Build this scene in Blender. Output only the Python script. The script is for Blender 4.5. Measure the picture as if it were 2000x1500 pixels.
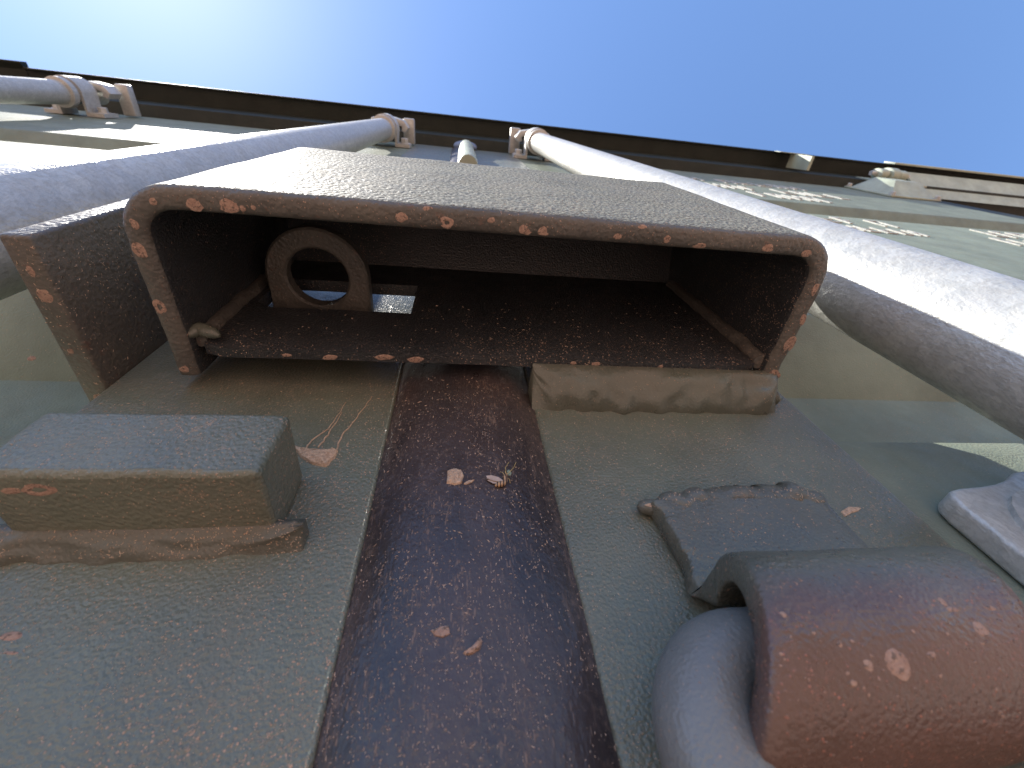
import bpy, bmesh, math, random
from mathutils import Vector, Euler, Matrix, noise
from mathutils.bvhtree import BVHTree

# ------------------------------------------------------------------ camera, sky, sun
SC = bpy.context.scene
COL = SC.collection
for o in list(bpy.data.objects):
    bpy.data.objects.remove(o)

CAM_LOC = Vector((-0.01613539, -0.08096066, -0.11793616))
CAM_ROT = Euler((math.radians(146.63235816), math.radians(5.75180516), math.radians(-5.50400203)), 'XYZ')
FPX = 817.475                      # focal length in pixels of the 2000 px wide photograph
cd = bpy.data.cameras.new('camera')
cd.sensor_width = 36.0
cd.lens = FPX / 2000 * 36.0
cd.clip_start = 0.005
cd.clip_end = 6000
cd.dof.use_dof = True
cd.dof.focus_distance = 0.135
cd.dof.aperture_fstop = 26.0
cam = bpy.data.objects.new('camera', cd)
cam.location = CAM_LOC
cam.rotation_euler = CAM_ROT
COL.objects.link(cam)
SC.camera = cam

SUN_DIR = Vector((-0.445, -0.19, 0.875)).normalized()      # towards the sun
SUN_EL = math.asin(SUN_DIR.z)
SUN_AZ = math.atan2(SUN_DIR.x, SUN_DIR.y)                  # clockwise from +Y

W = bpy.data.worlds.new('World')
SC.world = W
W.use_nodes = True
wn = W.node_tree
wn.nodes.clear()
sky = wn.nodes.new('ShaderNodeTexSky')
sky.sky_type = 'NISHITA'
sky.sun_disc = False
sky.sun_elevation = SUN_EL
sky.sun_rotation = SUN_AZ
sky.altitude = 0
sky.air_density = 1.0
sky.dust_density = 0.2
sky.ozone_density = 6.5
bg = wn.nodes.new('ShaderNodeBackground')
bg.inputs['Strength'].default_value = 0.12
wo = wn.nodes.new('ShaderNodeOutputWorld')
wn.links.new(sky.outputs[0], bg.inputs[0])
wn.links.new(bg.outputs[0], wo.inputs[0])

sl = bpy.data.lights.new('sun', 'SUN')
sl.energy = 5.0
sl.angle = math.radians(0.5)
sl.color = (1.0, 0.95, 0.87)
sun = bpy.data.objects.new('sun', sl)
sun.rotation_euler = (-SUN_DIR).to_track_quat('-Z', 'Y').to_euler()
sun.location = (-3, -1, 5)
COL.objects.link(sun)

SC.view_settings.view_transform = 'Standard'
SC.view_settings.look = 'None'
SC.view_settings.gamma = 1.0
SC.view_settings.exposure = 1.25
SC.view_settings.use_curve_mapping = False
SC.cycles.max_bounces = 8
SC.cycles.use_denoising = True

random.seed(7)
CM = CAM_ROT.to_matrix()


def ray(px, py):
    return (CM @ Vector(((px - 1000) / FPX, -(py - 750) / FPX, -1.0))).normalized()


def at(px, py, axis, val):
    """point where the sight line through a photo pixel meets the plane axis = val"""
    d = ray(px, py)
    t = (val - CAM_LOC[axis]) / d[axis]
    return CAM_LOC + d * t


# ------------------------------------------------------------------ materials
class NT:
    def __init__(s, name):
        s.m = bpy.data.materials.new(name)
        s.m.use_nodes = True
        s.t = s.m.node_tree
        s.n = s.t.nodes
        s.bsdf = s.n['Principled BSDF']
        g = s.n.new('ShaderNodeNewGeometry')
        s.pos = g.outputs['Position']
        s.geo = g

    def link(s, a, b):
        s.t.links.new(a, b)

    def _in(s, sock, v):
        if hasattr(v, 'is_linked') or hasattr(v, 'links'):
            s.link(v, sock)
        else:
            sock.default_value = v

    def scaled(s, sx, sy, sz, off=(0, 0, 0)):
        n = s.n.new('ShaderNodeMapping')
        n.inputs['Scale'].default_value = (sx, sy, sz)
        n.inputs['Location'].default_value = off
        s.link(s.pos, n.inputs[0])
        return n.outputs[0]

    def noise(s, scale, detail=2.0, rough=0.5, vec=None, dist=0.0):
        n = s.n.new('ShaderNodeTexNoise')
        n.inputs['Scale'].default_value = scale
        n.inputs['Detail'].default_value = detail
        n.inputs['Roughness'].default_value = rough
        n.inputs['Distortion'].default_value = dist
        s.link(vec if vec else s.pos, n.inputs['Vector'])
        return n.outputs['Fac']

    def voro(s, scale, vec=None, feature='F1', out='Distance', rnd=1.0):
        n = s.n.new('ShaderNodeTexVoronoi')
        n.feature = feature
        n.inputs['Scale'].default_value = scale
        n.inputs['Randomness'].default_value = rnd
        s.link(vec if vec else s.pos, n.inputs['Vector'])
        return n.outputs[out]

    def math(s, op, a, b=0.0, c=None, clamp=False):
        n = s.n.new('ShaderNodeMath')
        n.operation = op
        n.use_clamp = clamp
        s._in(n.inputs[0], a)
        s._in(n.inputs[1], b)
        if c is not None:
            s._in(n.inputs[2], c)
        return n.outputs[0]

    def ramp(s, v, a, b, lo=0.0, hi=1.0):
        n = s.n.new('ShaderNodeMapRange')
        n.interpolation_type = 'SMOOTHSTEP'
        s._in(n.inputs['Value'], v)
        n.inputs['From Min'].default_value = a
        n.inputs['From Max'].default_value = b
        n.inputs['To Min'].default_value = lo
        n.inputs['To Max'].default_value = hi
        return n.outputs['Result']

    def mix(s, f, a, b):
        n = s.n.new('ShaderNodeMix')
        n.data_type = 'RGBA'
        s._in(n.inputs['Factor'], f)
        s._in(n.inputs['A'], a if not isinstance(a, tuple) else (*a, 1.0))
        s._in(n.inputs['B'], b if not isinstance(b, tuple) else (*b, 1.0))
        return n.outputs['Result']

    def bump(s, h, strength, dist, prev=None):
        n = s.n.new('ShaderNodeBump')
        n.inputs['Strength'].default_value = strength
        n.inputs['Distance'].default_value = dist
        s.link(h, n.inputs['Height'])
        if prev is not None:
            s.link(prev, n.inputs['Normal'])
        return n.outputs[0]

    def out(s, color=None, rough=None, metal=None, normal=None, spec=None, coat=None):
        b = s.bsdf.inputs
        if color is not None:
            s._in(b['Base Color'], (*color, 1.0) if isinstance(color, tuple) else color)
        if rough is not None:
            s._in(b['Roughness'], rough)
        if metal is not None:
            s._in(b['Metallic'], metal)
        if normal is not None:
            s.link(normal, b['Normal'])
        if spec is not None:
            s._in(b['Specular IOR Level'], spec)
        if coat is not None:
            b['Coat Weight'].default_value = coat
            b['Coat Roughness'].default_value = 0.25
        return s.m


TAN = (0.46, 0.30, 0.21)


def dust_mask(t, fine, fibre, blotch, vec=None):
    """dusty specks, curled fibres and soft patches; returns a 0..1 mask"""
    patch = t.ramp(t.noise(38, 4, 0.6, vec), 0.36, 0.62)
    patch2 = t.ramp(t.noise(14, 3, 0.6, vec), 0.35, 0.65, 0.25, 1.0)
    # specks: small voronoi cells, only some of them
    sp = t.ramp(t.voro(1350, vec), 0.18, 0.32, 1.0, 0.0)
    keep = t.ramp(t.noise(900, 2, 0.6, vec), 0.60 - 0.10 * fine, 0.65 - 0.10 * fine)
    m = t.math('MULTIPLY', sp, keep)
    m = t.math('MULTIPLY', m, t.ramp(t.noise(70, 2, 0.5, vec), 0.30, 0.55, 0.35, 1.0))
    # fibres: thin level lines of a distorted noise, broken up
    nl = t.noise(330, 3.0, 0.62, vec, 1.1)
    ln = t.ramp(t.math('ABSOLUTE', t.math('SUBTRACT', nl, 0.5)), 0.005, 0.018, 1.0, 0.0)
    br = t.ramp(t.noise(480, 3, 0.6, vec), 0.50, 0.60)
    ln = t.math('MULTIPLY', t.math('MULTIPLY', ln, br), t.math('MULTIPLY', patch, fibre))
    # fluffy blotches
    bl = t.ramp(t.noise(750, 5, 0.75, vec), 0.60, 0.72)
    bl = t.math('MULTIPLY', t.math('MULTIPLY', bl, patch), blotch)
    m = t.math('MAXIMUM', m, t.math('MAXIMUM', ln, bl))
    return t.math('MULTIPLY', m, patch2, clamp=True)


def paint(name, base=(0.100, 0.112, 0.086), spec=0.5, fine=0.5, fibre=0.6, blotch=0.3, film=0.12, rough=0.36, peel=1.0, scale=1300, wear=0.0, grain=0.0):
    t = NT(name)
    d = dust_mask(t, fine, fibre, blotch)
    v = t.ramp(t.noise(22, 4, 0.6), 0.3, 0.7)
    b2 = tuple(c * 1.35 for c in base)
    c = t.mix(v, base, b2)
    filmm = t.math('MULTIPLY', t.ramp(t.noise(30, 5, 0.7), 0.32, 0.72), film)
    c = t.mix(filmm, c, (0.23, 0.205, 0.16))
    if grain:
        gm = t.math('MULTIPLY', t.ramp(t.noise(1050, 3, 0.65), 0.40, 0.62), grain)
        c = t.mix(gm, c, (0.36, 0.34, 0.27))
    if wear:
        wm = t.math('MULTIPLY', t.ramp(t.noise(260, 4, 0.7), 0.60, 0.66), wear)
        c = t.mix(wm, c, (0.13, 0.062, 0.042))
    c = t.mix(d, c, TAN)
    r = t.math('ADD', t.ramp(t.noise(120, 4, 0.65), 0.3, 0.7, rough - 0.07, rough + 0.10), t.math('MULTIPLY', d, 0.4), clamp=True)
    h1 = t.noise(scale, 1.0, 0.4)
    n1 = t.bump(h1, min(1.0, 0.6 * peel), 0.0008 * max(1.0, peel))
    h2 = t.noise(130, 3, 0.55)
    n2 = t.bump(h2, 0.18, 0.0012, n1)
    n3 = t.bump(d, 0.5, 0.0003, n2)
    return t.out(c, r, 0.0, n3, spec)


def galv(name, base=(0.52, 0.525, 0.485), rough=0.40, bumpk=1.0):
    t = NT(name)
    sp = t.voro(150, out='Color')
    bw = t.n.new('ShaderNodeRGBToBW')
    t.link(sp, bw.inputs[0])
    k = t.ramp(bw.outputs[0], 0.2, 0.8)
    n = t.ramp(t.noise(60, 5, 0.65), 0.3, 0.72)
    c = t.mix(k, tuple(x * 0.86 for x in base), base)
    c = t.mix(t.math('MULTIPLY', n, 0.35), c, (0.42, 0.41, 0.40))
    mot = t.ramp(t.noise(480, 4, 0.7), 0.42, 0.66)
    c = t.mix(t.math('MULTIPLY', mot, 0.45), c, tuple(x * 0.55 for x in base))
    dirt = dust_mask(t, 0.25, 0.5, 0.25)
    c = t.mix(t.math('MULTIPLY', dirt, 0.35), c, (0.38, 0.34, 0.31))
    r = t.ramp(t.noise(240, 4, 0.65), 0.3, 0.7, rough - 0.06, rough + 0.14)
    n1 = t.bump(t.noise(620, 3, 0.6, t.scaled(1, 1, 0.6)), 0.45 * min(1.2, bumpk), 0.0008)
    n2 = t.bump(t.noise(90, 3, 0.5), 0.3 * bumpk, 0.0015, n1)
    return t.out(c, r, 0.3, n2, 0.5)


def plain(name, color, rough=0.6, bscale=600, bstr=0.4, bdist=0.0005, var=0.25, metal=0.0, nscale=200):
    t = NT(name)
    v = t.ramp(t.noise(nscale, 4, 0.65), 0.3, 0.7)
    c = t.mix(v, tuple(x * (1 - var) for x in color), tuple(min(1, x * (1 + var)) for x in color))
    n = t.bump(t.noise(bscale, 3, 0.6), bstr, bdist)
    return t.out(c, rough, metal, n)


M_plate = paint('frame_paint', fine=1.25, fibre=0.9, blotch=0.6, film=0.20, rough=0.36, peel=0.75)
M_panel = paint('panel_paint', base=(0.145, 0.170, 0.128), spec=0.22, fine=0.15, fibre=0.12, blotch=0.05, film=0.14, rough=0.6, peel=0.5)
M_box = paint('lock_box_paint', base=(0.075, 0.080, 0.064), spec=0.14, fine=0.4, fibre=0.3, blotch=0.2, film=0.2, rough=0.62, peel=1.15, scale=820, grain=0.55)
M_rim = paint('burnt_edge_paint', base=(0.062, 0.058, 0.052), fine=0.6, fibre=0.4, blotch=0.4, film=0.25, rough=0.5, peel=0.85, scale=800, wear=0.4)
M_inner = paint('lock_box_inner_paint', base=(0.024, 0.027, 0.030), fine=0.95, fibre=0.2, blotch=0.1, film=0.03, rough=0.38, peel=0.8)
M_weld = paint('weld_paint', base=(0.072, 0.080, 0.064), fine=0.25, fibre=0.3, blotch=0.2, film=0.15, rough=0.30, peel=0.25)
M_dirtyweld = paint('dusty_weld_paint', base=(0.075, 0.080, 0.068), fine=0.7, fibre=1.0, blotch=0.8, film=0.15, rough=0.40, peel=0.5)
M_bar = paint('stop_bar_paint', fine=0.9, fibre=0.7, blotch=0.25, film=0.2, rough=0.40, peel=0.9, scale=1100)
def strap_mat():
    """dark paint with a red reflection painted into the colour of the bulge"""
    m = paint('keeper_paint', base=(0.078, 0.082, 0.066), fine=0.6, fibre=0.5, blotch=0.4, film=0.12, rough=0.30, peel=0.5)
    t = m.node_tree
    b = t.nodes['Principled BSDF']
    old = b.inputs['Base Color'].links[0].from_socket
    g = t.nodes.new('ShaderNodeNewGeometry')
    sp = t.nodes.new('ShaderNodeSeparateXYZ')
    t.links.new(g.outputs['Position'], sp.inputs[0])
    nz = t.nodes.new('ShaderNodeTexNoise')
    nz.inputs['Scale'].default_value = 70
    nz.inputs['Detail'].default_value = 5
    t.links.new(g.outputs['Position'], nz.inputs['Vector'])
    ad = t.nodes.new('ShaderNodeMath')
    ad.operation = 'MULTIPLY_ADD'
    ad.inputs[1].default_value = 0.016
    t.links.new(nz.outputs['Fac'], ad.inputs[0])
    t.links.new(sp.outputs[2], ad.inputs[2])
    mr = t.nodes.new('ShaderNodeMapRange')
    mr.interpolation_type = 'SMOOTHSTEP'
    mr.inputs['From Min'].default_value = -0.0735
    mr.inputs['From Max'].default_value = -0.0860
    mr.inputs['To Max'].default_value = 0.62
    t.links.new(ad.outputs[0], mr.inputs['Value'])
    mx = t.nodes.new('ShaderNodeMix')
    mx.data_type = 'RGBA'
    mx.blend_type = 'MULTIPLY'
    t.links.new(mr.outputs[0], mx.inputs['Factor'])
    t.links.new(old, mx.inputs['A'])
    mx.inputs['B'].default_value = (1.25, 0.50, 0.48, 1)  # red tint that paints the reflection over the base colour
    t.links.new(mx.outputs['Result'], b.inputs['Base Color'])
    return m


M_ring = paint('ring_paint', base=(0.14, 0.145, 0.14), fine=0.7, fibre=0.3, blotch=0.3, film=0.15, rough=0.36, peel=0.35, scale=1600)
M_header = paint('shaded_header_paint', base=(0.012, 0.016, 0.012), fine=0.0, fibre=0.05, blotch=0.0, film=0.03, spec=0.25, rough=0.6, peel=0.4)  # near-black base holds the shade under the gutter in its colour
M_headlit = paint('sunlit_header_paint', base=(0.29, 0.33, 0.255), fine=0.1, fibre=0.1, blotch=0.1, film=0.2, rough=0.5, peel=0.4)  # pale base paints sunlight into the corner plate; vent and hinge share it
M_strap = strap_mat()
M_galv = galv('galvanised_steel')
M_galv2 = galv('dull_galvanised_steel', (0.52, 0.525, 0.49), 0.46, 1.0)
def mud_mat():
    t = NT('dried_mud')
    v = t.ramp(t.noise(900, 4, 0.65), 0.3, 0.7)
    c = t.mix(v, (0.26, 0.165, 0.125), (0.37, 0.25, 0.19))
    pore = t.ramp(t.noise(1500, 3, 0.6), 0.54, 0.62)
    c = t.mix(t.math('MULTIPLY', pore, 0.75), c, (0.075, 0.062, 0.052))
    return t.out(c, 0.9, 0.0, t.bump(t.noise(1500, 3, 0.6), 0.8, 0.0004))


M_mud = mud_mat()
M_dust = plain('dry_dust', (0.47, 0.335, 0.24), 0.95, 1800, 1.0, 0.0006, 0.25, nscale=1200)
M_marking = plain('white_marking_film', (0.40, 0.40, 0.36), 0.7, 300, 0.2, 0.0003, 0.3)
M_rubberplug = plain('grey_sealant', (0.16, 0.19, 0.26), 0.5, 300, 0.3, 0.0005, 0.1)


def gasket_mat():
    t = NT('black_rubber')
    stre = t.scaled(1.0, 1.0, 0.45)
    d = dust_mask(t, 0.7, 1.0, 0.6, t.scaled(1.0, 1.0, 0.22))
    d2 = dust_mask(t, 0.75, 0.8, 0.5)
    # dust gathers along the lips of the strip
    sx = t.n.new('ShaderNodeSeparateXYZ')
    t.link(t.pos, sx.inputs[0])
    e = t.math('ABSOLUTE', t.math('SUBTRACT', sx.outputs[0], -0.0123))
    edge = t.ramp(e, 0.0165, 0.0225)
    ed = t.math('MULTIPLY', edge, t.ramp(t.noise(500, 5, 0.75), 0.48, 0.74, 0.0, 0.35))
    dd = t.math('MAXIMUM', t.math('MAXIMUM', t.math('MULTIPLY', d, 0.38), t.math('MULTIPLY', d2, 0.6)), ed, clamp=True)
    film = t.math('MULTIPLY', t.ramp(t.noise(40, 4, 0.6, stre), 0.25, 0.7), 0.42)
    c = t.mix(film, (0.026, 0.024, 0.026), (0.125, 0.085, 0.075))
    c = t.mix(dd, c, (0.36, 0.235, 0.165))
    r = t.math('ADD', t.ramp(t.noise(150, 3, 0.6, stre), 0.3, 0.7, 0.27, 0.38), t.math('MULTIPLY', dd, 0.45), clamp=True)
    n1 = t.bump(t.noise(420, 3, 0.6, stre), 0.5, 0.0006)
    n2 = t.bump(t.noise(900, 2, 0.5), 0.3, 0.0004, n1)
    n3 = t.bump(dd, 0.5, 0.0003, n2)
    return t.out(c, r, 0.0, n3, 0.5)


M_gasket = gasket_mat()


def ground_mat():
    t = NT('red_earth')
    v = t.ramp(t.noise(1.3, 6, 0.65), 0.3, 0.7)
    c = t.mix(v, (0.30, 0.185, 0.14), (0.37, 0.25, 0.19))
    st = t.ramp(t.noise(60, 3, 0.6), 0.58, 0.66)
    c = t.mix(st, c, (0.30, 0.20, 0.16))
    n = t.bump(t.noise(25, 6, 0.7), 0.6, 0.03)
    return t.out(c, 0.95, 0.0, n)


M_ground = ground_mat()

# ------------------------------------------------------------------ object helpers
ROOTS = {}


def tag(o, label, cat, group=None):
    o['label'] = label
    o['category'] = cat
    if group:
        o['group'] = group
    return o


def thing(name, label, cat, loc, group=None):
    o = bpy.data.objects.new(name, None)
    o.empty_display_size = 0.02
    o.location = loc
    COL.objects.link(o)
    return tag(o, label, cat, group)


def wloc(o):
    v = Vector((0, 0, 0))
    while o is not None:
        v = v + o.location
        o = o.parent
    return v


def obj(name, bm, mat, parent=None, loc=None, smooth=35):
    """bm holds world coordinates; the object gets its origin at loc (or at its parent's origin)"""
    bmesh.ops.recalc_face_normals(bm, faces=bm.faces)
    if smooth:
        lim = math.radians(smooth)
        for f in bm.faces:
            f.smooth = True
        for e in bm.edges:
            if len(e.link_faces) == 2 and e.calc_face_angle(0) > lim:
                e.smooth = False
    base = wloc(parent) if parent else Vector((0, 0, 0))
    org = Vector(loc) if loc is not None else base
    for v in bm.verts:
        v.co -= org
    me = bpy.data.meshes.new(name)
    bm.to_mesh(me)
    bm.free()
    me.materials.append(mat)
    o = bpy.data.objects.new(name, me)
    o.location = org - base
    if parent:
        o.parent = parent
    COL.objects.link(o)
    return o


def structure(o):
    o['kind'] = 'structure'
    return o


def add_box(bm, x0, x1, y0, y1, z0, z1, bev=0.0, seg=2):
    r = bmesh.ops.create_cube(bm, size=1.0)
    vs = r['verts']
    for v in vs:
        v.co = Vector(((x0 + x1) / 2 + v.co.x * (x1 - x0), (y0 + y1) / 2 + v.co.y * (y1 - y0), (z0 + z1) / 2 + v.co.z * (z1 - z0)))
    if bev:
        es = list({e for v in vs for e in v.link_edges})
        bmesh.ops.bevel(bm, geom=es, offset=bev, segments=seg, affect='EDGES', profile=0.5)
    return bm


def box(*a, **k):
    return add_box(bmesh.new(), *a, **k)


def prism(outline, axis, a, b, bev=0.0, seg=2, bm=None):
    """outline: 2-D points in the two other axes (in x,y,z order), extruded along axis from a to b"""
    bm = bm or bmesh.new()

    def P(u, v, w):
        return {0: (w, u, v), 1: (u, w, v), 2: (u, v, w)}[axis]
    lo = [bm.verts.new(P(u, v, a)) for u, v in outline]
    hi = [bm.verts.new(P(u, v, b)) for u, v in outline]
    n = len(outline)
    fs = [bm.faces.new(lo), bm.faces.new(hi)]
    for i in range(n):
        bm.faces.new((lo[i], lo[(i + 1) % n], hi[(i + 1) % n], hi[i]))
    if bev:
        es = list({e for f in fs for e in f.edges})
        bmesh.ops.recalc_face_normals(bm, faces=bm.faces)
        bmesh.ops.bevel(bm, geom=es, offset=bev, segments=seg, affect='EDGES', profile=0.5)
    return bm


def loft(rings, closed=True, caps=True, bm=None):
    bm = bm or bmesh.new()
    vr = [[bm.verts.new(p) for p in r] for r in rings]
    n = len(vr[0])
    for i in range(len(vr) - 1):
        for j in range(n if closed else n - 1):
            k = (j + 1) % n
            bm.faces.new((vr[i][j], vr[i][k], vr[i + 1][k], vr[i + 1][j]))
    if caps and closed:
        bm.faces.new(vr[0])
        bm.faces.new(vr[-1])
    return bm


def tube(path, radius, seg=16, bm=None, lump=0.0, lscale=80, seed=0, squash=None):
    """round bar along a list of points; radius number or list"""
    pts = [Vector(p) for p in path]
    rings = []
    prev = None
    for i, p in enumerate(pts):
        d = (pts[min(i + 1, len(pts) - 1)] - pts[max(i - 1, 0)]).normalized()
        if prev is None:
            u = d.orthogonal().normalized()
        else:
            u = (prev - d * prev.dot(d)).normalized()
        prev = u
        w = d.cross(u)
        r = radius[i] if isinstance(radius, (list, tuple)) else radius
        ring = []
        for j in range(seg):
            a = 2 * math.pi * j / seg
            q = u * math.cos(a) + w * math.sin(a)
            rr = r
            if lump:
                rr = r * (1 + lump * noise.noise((p + q * r) * lscale + Vector((seed, seed * 2.3, 0))))
            ring.append(p + q * rr)
        rings.append(ring)
    return loft(rings, bm=bm)


def arc(cx, cy, r, a0, a1, n):
    return [(cx + r * math.cos(math.radians(a0 + (a1 - a0) * i / n)), cy + r * math.sin(math.radians(a0 + (a1 - a0) * i / n))) for i in range(n + 1)]


def rough_up(bm, amp, scale, seed=0, sel=None):
    for v in bm.verts:
        if sel and not sel(v.co):
            continue
        q = v.co * scale + Vector((seed, seed * 1.7, seed * 0.6))
        v.co += noise.noise_vector(q) * amp


def subdiv(bm, n, fil=None):
    es = [e for e in bm.edges if fil is None or fil(e)]
    bmesh.ops.subdivide_edges(bm, edges=es, cuts=n, use_grid_fill=True)


def fillet(x0, x1, plate, part, bulge, n=70, seed=0, lump=0.0006, ends=(4, 4), mat=None):
    """weld run along x: plate and part are (y, z) toes of the fillet; the cross-section is slightly convex"""
    (ya, za), (yb, zb) = plate, part
    L = math.hypot(yb - ya, zb - za)
    ny, nz = (za - zb) / L, (yb - ya) / L
    if nz > 0:
        ny, nz = -ny, -nz
    rings_ = []
    for i in range(n + 1):
        x = x0 + (x1 - x0) * i / n
        e = min(1.0, (i + 0.05) / ends[0], (n - i + 0.05) / ends[1]) ** 0.6
        ring_ = []
        for k in range(13):
            t = k / 12
            b = bulge * (math.sin(math.pi * t) ** 0.7) * e
            q = Vector((x * 75, t * 1.6, seed))
            b += lump * noise.noise(q) * math.sin(math.pi * t) + lump * 0.5 * noise.noise(q * 3.1) * math.sin(math.pi * t)
            w = lump * 1.4 * noise.noise(Vector((x * 160, seed * 2 + 5, 0))) * (1 - t)
            tt = 1 - (1 - t) * (0.15 + 0.85 * e)
            ring_.append((x, ya + (yb - ya) * tt + ny * b, za + (zb - za) * tt + nz * b + w))
        ring_ += [(x, yb + 0.0005, zb + 0.0015), (x, ya + 0.0015, zb + 0.0015), (x, ya + 0.0015, za)]
        rings_.append(ring_)
    return loft(rings_)


BV = {}


def bvh(o):
    if o.name not in BV:
        w = wloc(o)
        me = o.data
        BV[o.name] = BVHTree.FromPolygons([v.co + w for v in me.vertices], [tuple(p.vertices) for p in me.polygons])
    return BV[o.name]


def hit(px, py, objs):
    d = ray(px, py)
    best = None
    for o in objs:
        h = bvh(o).ray_cast(CAM_LOC, d)
        if h[0] is not None and (best is None or h[3] < best[0][3]):
            best = (h, o)
    if best is None:
        return None
    h, o = best
    n = h[1] if h[1].dot(d) < 0 else -h[1]
    return h[0], n, o


def patch(name, px, py, rx, objs, mat, parent=None, h=0.00012, ry=None, irr=0.22, seed=0, ang=0.0, hole=0.0, seg=18):
    """an irregular dried splash lying on a surface: rx, ry half sizes in photo pixels"""
    H = hit(px, py, objs)
    if H is None:
        return None
    p, n, o = H
    depth = (p - CAM_LOC).dot(CM @ Vector((0, 0, -1)))
    right = CM @ Vector((1, 0, 0))
    u = (right - n * right.dot(n)).normalized()
    w = n.cross(u)
    ca, sa = math.cos(ang), math.sin(ang)
    u, w = u * ca + w * sa, w * ca - u * sa
    k = depth / FPX
    ry = ry if ry else rx
    bm = bmesh.new()
    rings = []
    for f, z in ((1.0, 0.0), (0.86, 0.75), (0.45, 1.0)):
        ring = []
        for j in range(seg):
            a = 2 * math.pi * j / seg
            q = Vector((math.cos(a), math.sin(a), 0))
            rr = f * (1 + irr * noise.noise(q * 1.1 + Vector((seed * 3.1, px * 0.13, py * 0.07))) + irr * 0.35 * noise.noise(q * 3.3 + Vector((px, seed, py))))
            ring.append(p + u * (q.x * rx * k * rr) + w * (q.y * ry * k * rr) + n * (h * z * (1 + 0.5 * noise.noise(q * 3 + Vector((px, py, 0)))) - 0.00003))
        rings.append(ring)
    vr = [[bm.verts.new(q) for q in r] for r in rings]
    for i in range(len(vr) - 1):
        for j in range(seg):
            bm.faces.new((vr[i][j], vr[i][(j + 1) % seg], vr[i + 1][(j + 1) % seg], vr[i + 1][j]))
    if hole:
        low = [bm.verts.new(p + (v.co - p) * 0.8 - n * h * 0.7) for v in vr[-1]]
        for j in range(seg):
            bm.faces.new((vr[-1][j], vr[-1][(j + 1) % seg], low[(j + 1) % seg], low[j]))
    else:
        bm.faces.new(vr[-1])
    return obj(name, bm, mat, parent, loc=p if parent is None else None, smooth=50)


# ------------------------------------------------------------------ ground
G = -1.32
bm = bmesh.new()
bmesh.ops.create_grid(bm, x_segments=24, y_segments=24, size=3000)
for v in bm.verts:
    v.co.z = G
structure(obj('ground', bm, M_ground, smooth=0))

# ------------------------------------------------------------------ the container: shell, header, doors
TOP = 1.05                       # underside of the header
XL, XR = -1.215, 1.215
shell = thing('shipping_container', 'dark green steel shipping container body carrying the header above both doors', 'container', (0, 3.0, G + 0.12))
REC = [(-1.077, -0.957), (-0.553, -0.433), (-0.029, 0.091), (0.495, 0.615)]


def wall_profile(x, inward):
    pts = []
    y = 0.16
    while y < 5.9:
        for dy, dx in ((0, 0), (0.07, 0), (0.138, 0.036), (0.208, 0.036)):
            pts.append((x + inward * dx, y + dy))
        y += 0.276
    pts.append((x, 5.95))
    return pts


for x, s in ((XL, 1), (XR, -1)):
    pr = wall_profile(x, s)
    full = pr + [(px_ + s * 0.002, py_) for px_, py_ in reversed(pr)]
    obj('side_wall', prism(full, 2, G + 0.24, 1.13), M_panel, shell)
    obj('top_rail', box(x - 0.03, x + 0.03, 0.155, 5.95, 1.132, 1.19, bev=0.004), M_header, shell)
    obj('bottom_rail', box(x - 0.03, x + 0.03, 0.155, 5.95, G + 0.12, G + 0.238, bev=0.004), M_header, shell)
    obj('corner_post', box(x - 0.06, x + 0.06, 0.004, 0.15, G + 0.12, TOP - 0.003, bev=0.006), M_header, shell)
obj('roof', box(XL + 0.032, XR - 0.032, 0.155, 5.95, 1.16, 1.164), M_panel, shell)
obj('floor', box(XL + 0.032, XR - 0.032, 0.155, 5.95, G + 0.16, G + 0.20), M_header, shell)
obj('end_wall', box(XL + 0.03, XR - 0.03, 5.952, 5.99, G + 0.12, 1.19), M_panel, shell)
obj('door_sill', box(XL, XR, -0.02, 0.15, G + 0.12, G + 0.235, bev=0.006), M_header, shell)

# header: sloped lower nosing, upright face, overhanging gutter with a thin lip
hdr = prism([(0.150, TOP), (0.006, TOP), (-0.022, TOP + 0.012), (-0.026, TOP + 0.10), (0.150, TOP + 0.10)], 0, XL - 0.06, XR + 0.7)
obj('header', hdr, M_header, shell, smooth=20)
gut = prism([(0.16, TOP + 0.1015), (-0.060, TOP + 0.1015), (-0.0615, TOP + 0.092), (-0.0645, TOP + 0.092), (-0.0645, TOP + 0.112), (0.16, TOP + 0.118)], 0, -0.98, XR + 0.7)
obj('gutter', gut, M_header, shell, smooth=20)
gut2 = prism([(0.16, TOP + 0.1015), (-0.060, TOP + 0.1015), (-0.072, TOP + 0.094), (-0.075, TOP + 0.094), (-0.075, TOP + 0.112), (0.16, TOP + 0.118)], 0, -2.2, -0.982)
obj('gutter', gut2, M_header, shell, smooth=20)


def door_panel(x0, x1):
    prof = [(G + 0.245, 0.001)]
    for a, b in REC:
        prof += [(a, 0.001), (a + 0.010, 0.004), (a + 0.040, 0.036), (b - 0.036, 0.036), (b - 0.004, 0.003), (b, 0.001)]
    prof.append((TOP - 0.006, 0.001))
    out = [(y, z) for z, y in prof] + [(y + 0.002, z) for z, y in reversed(prof)]
    return prism(out, 0, x0, x1)


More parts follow.
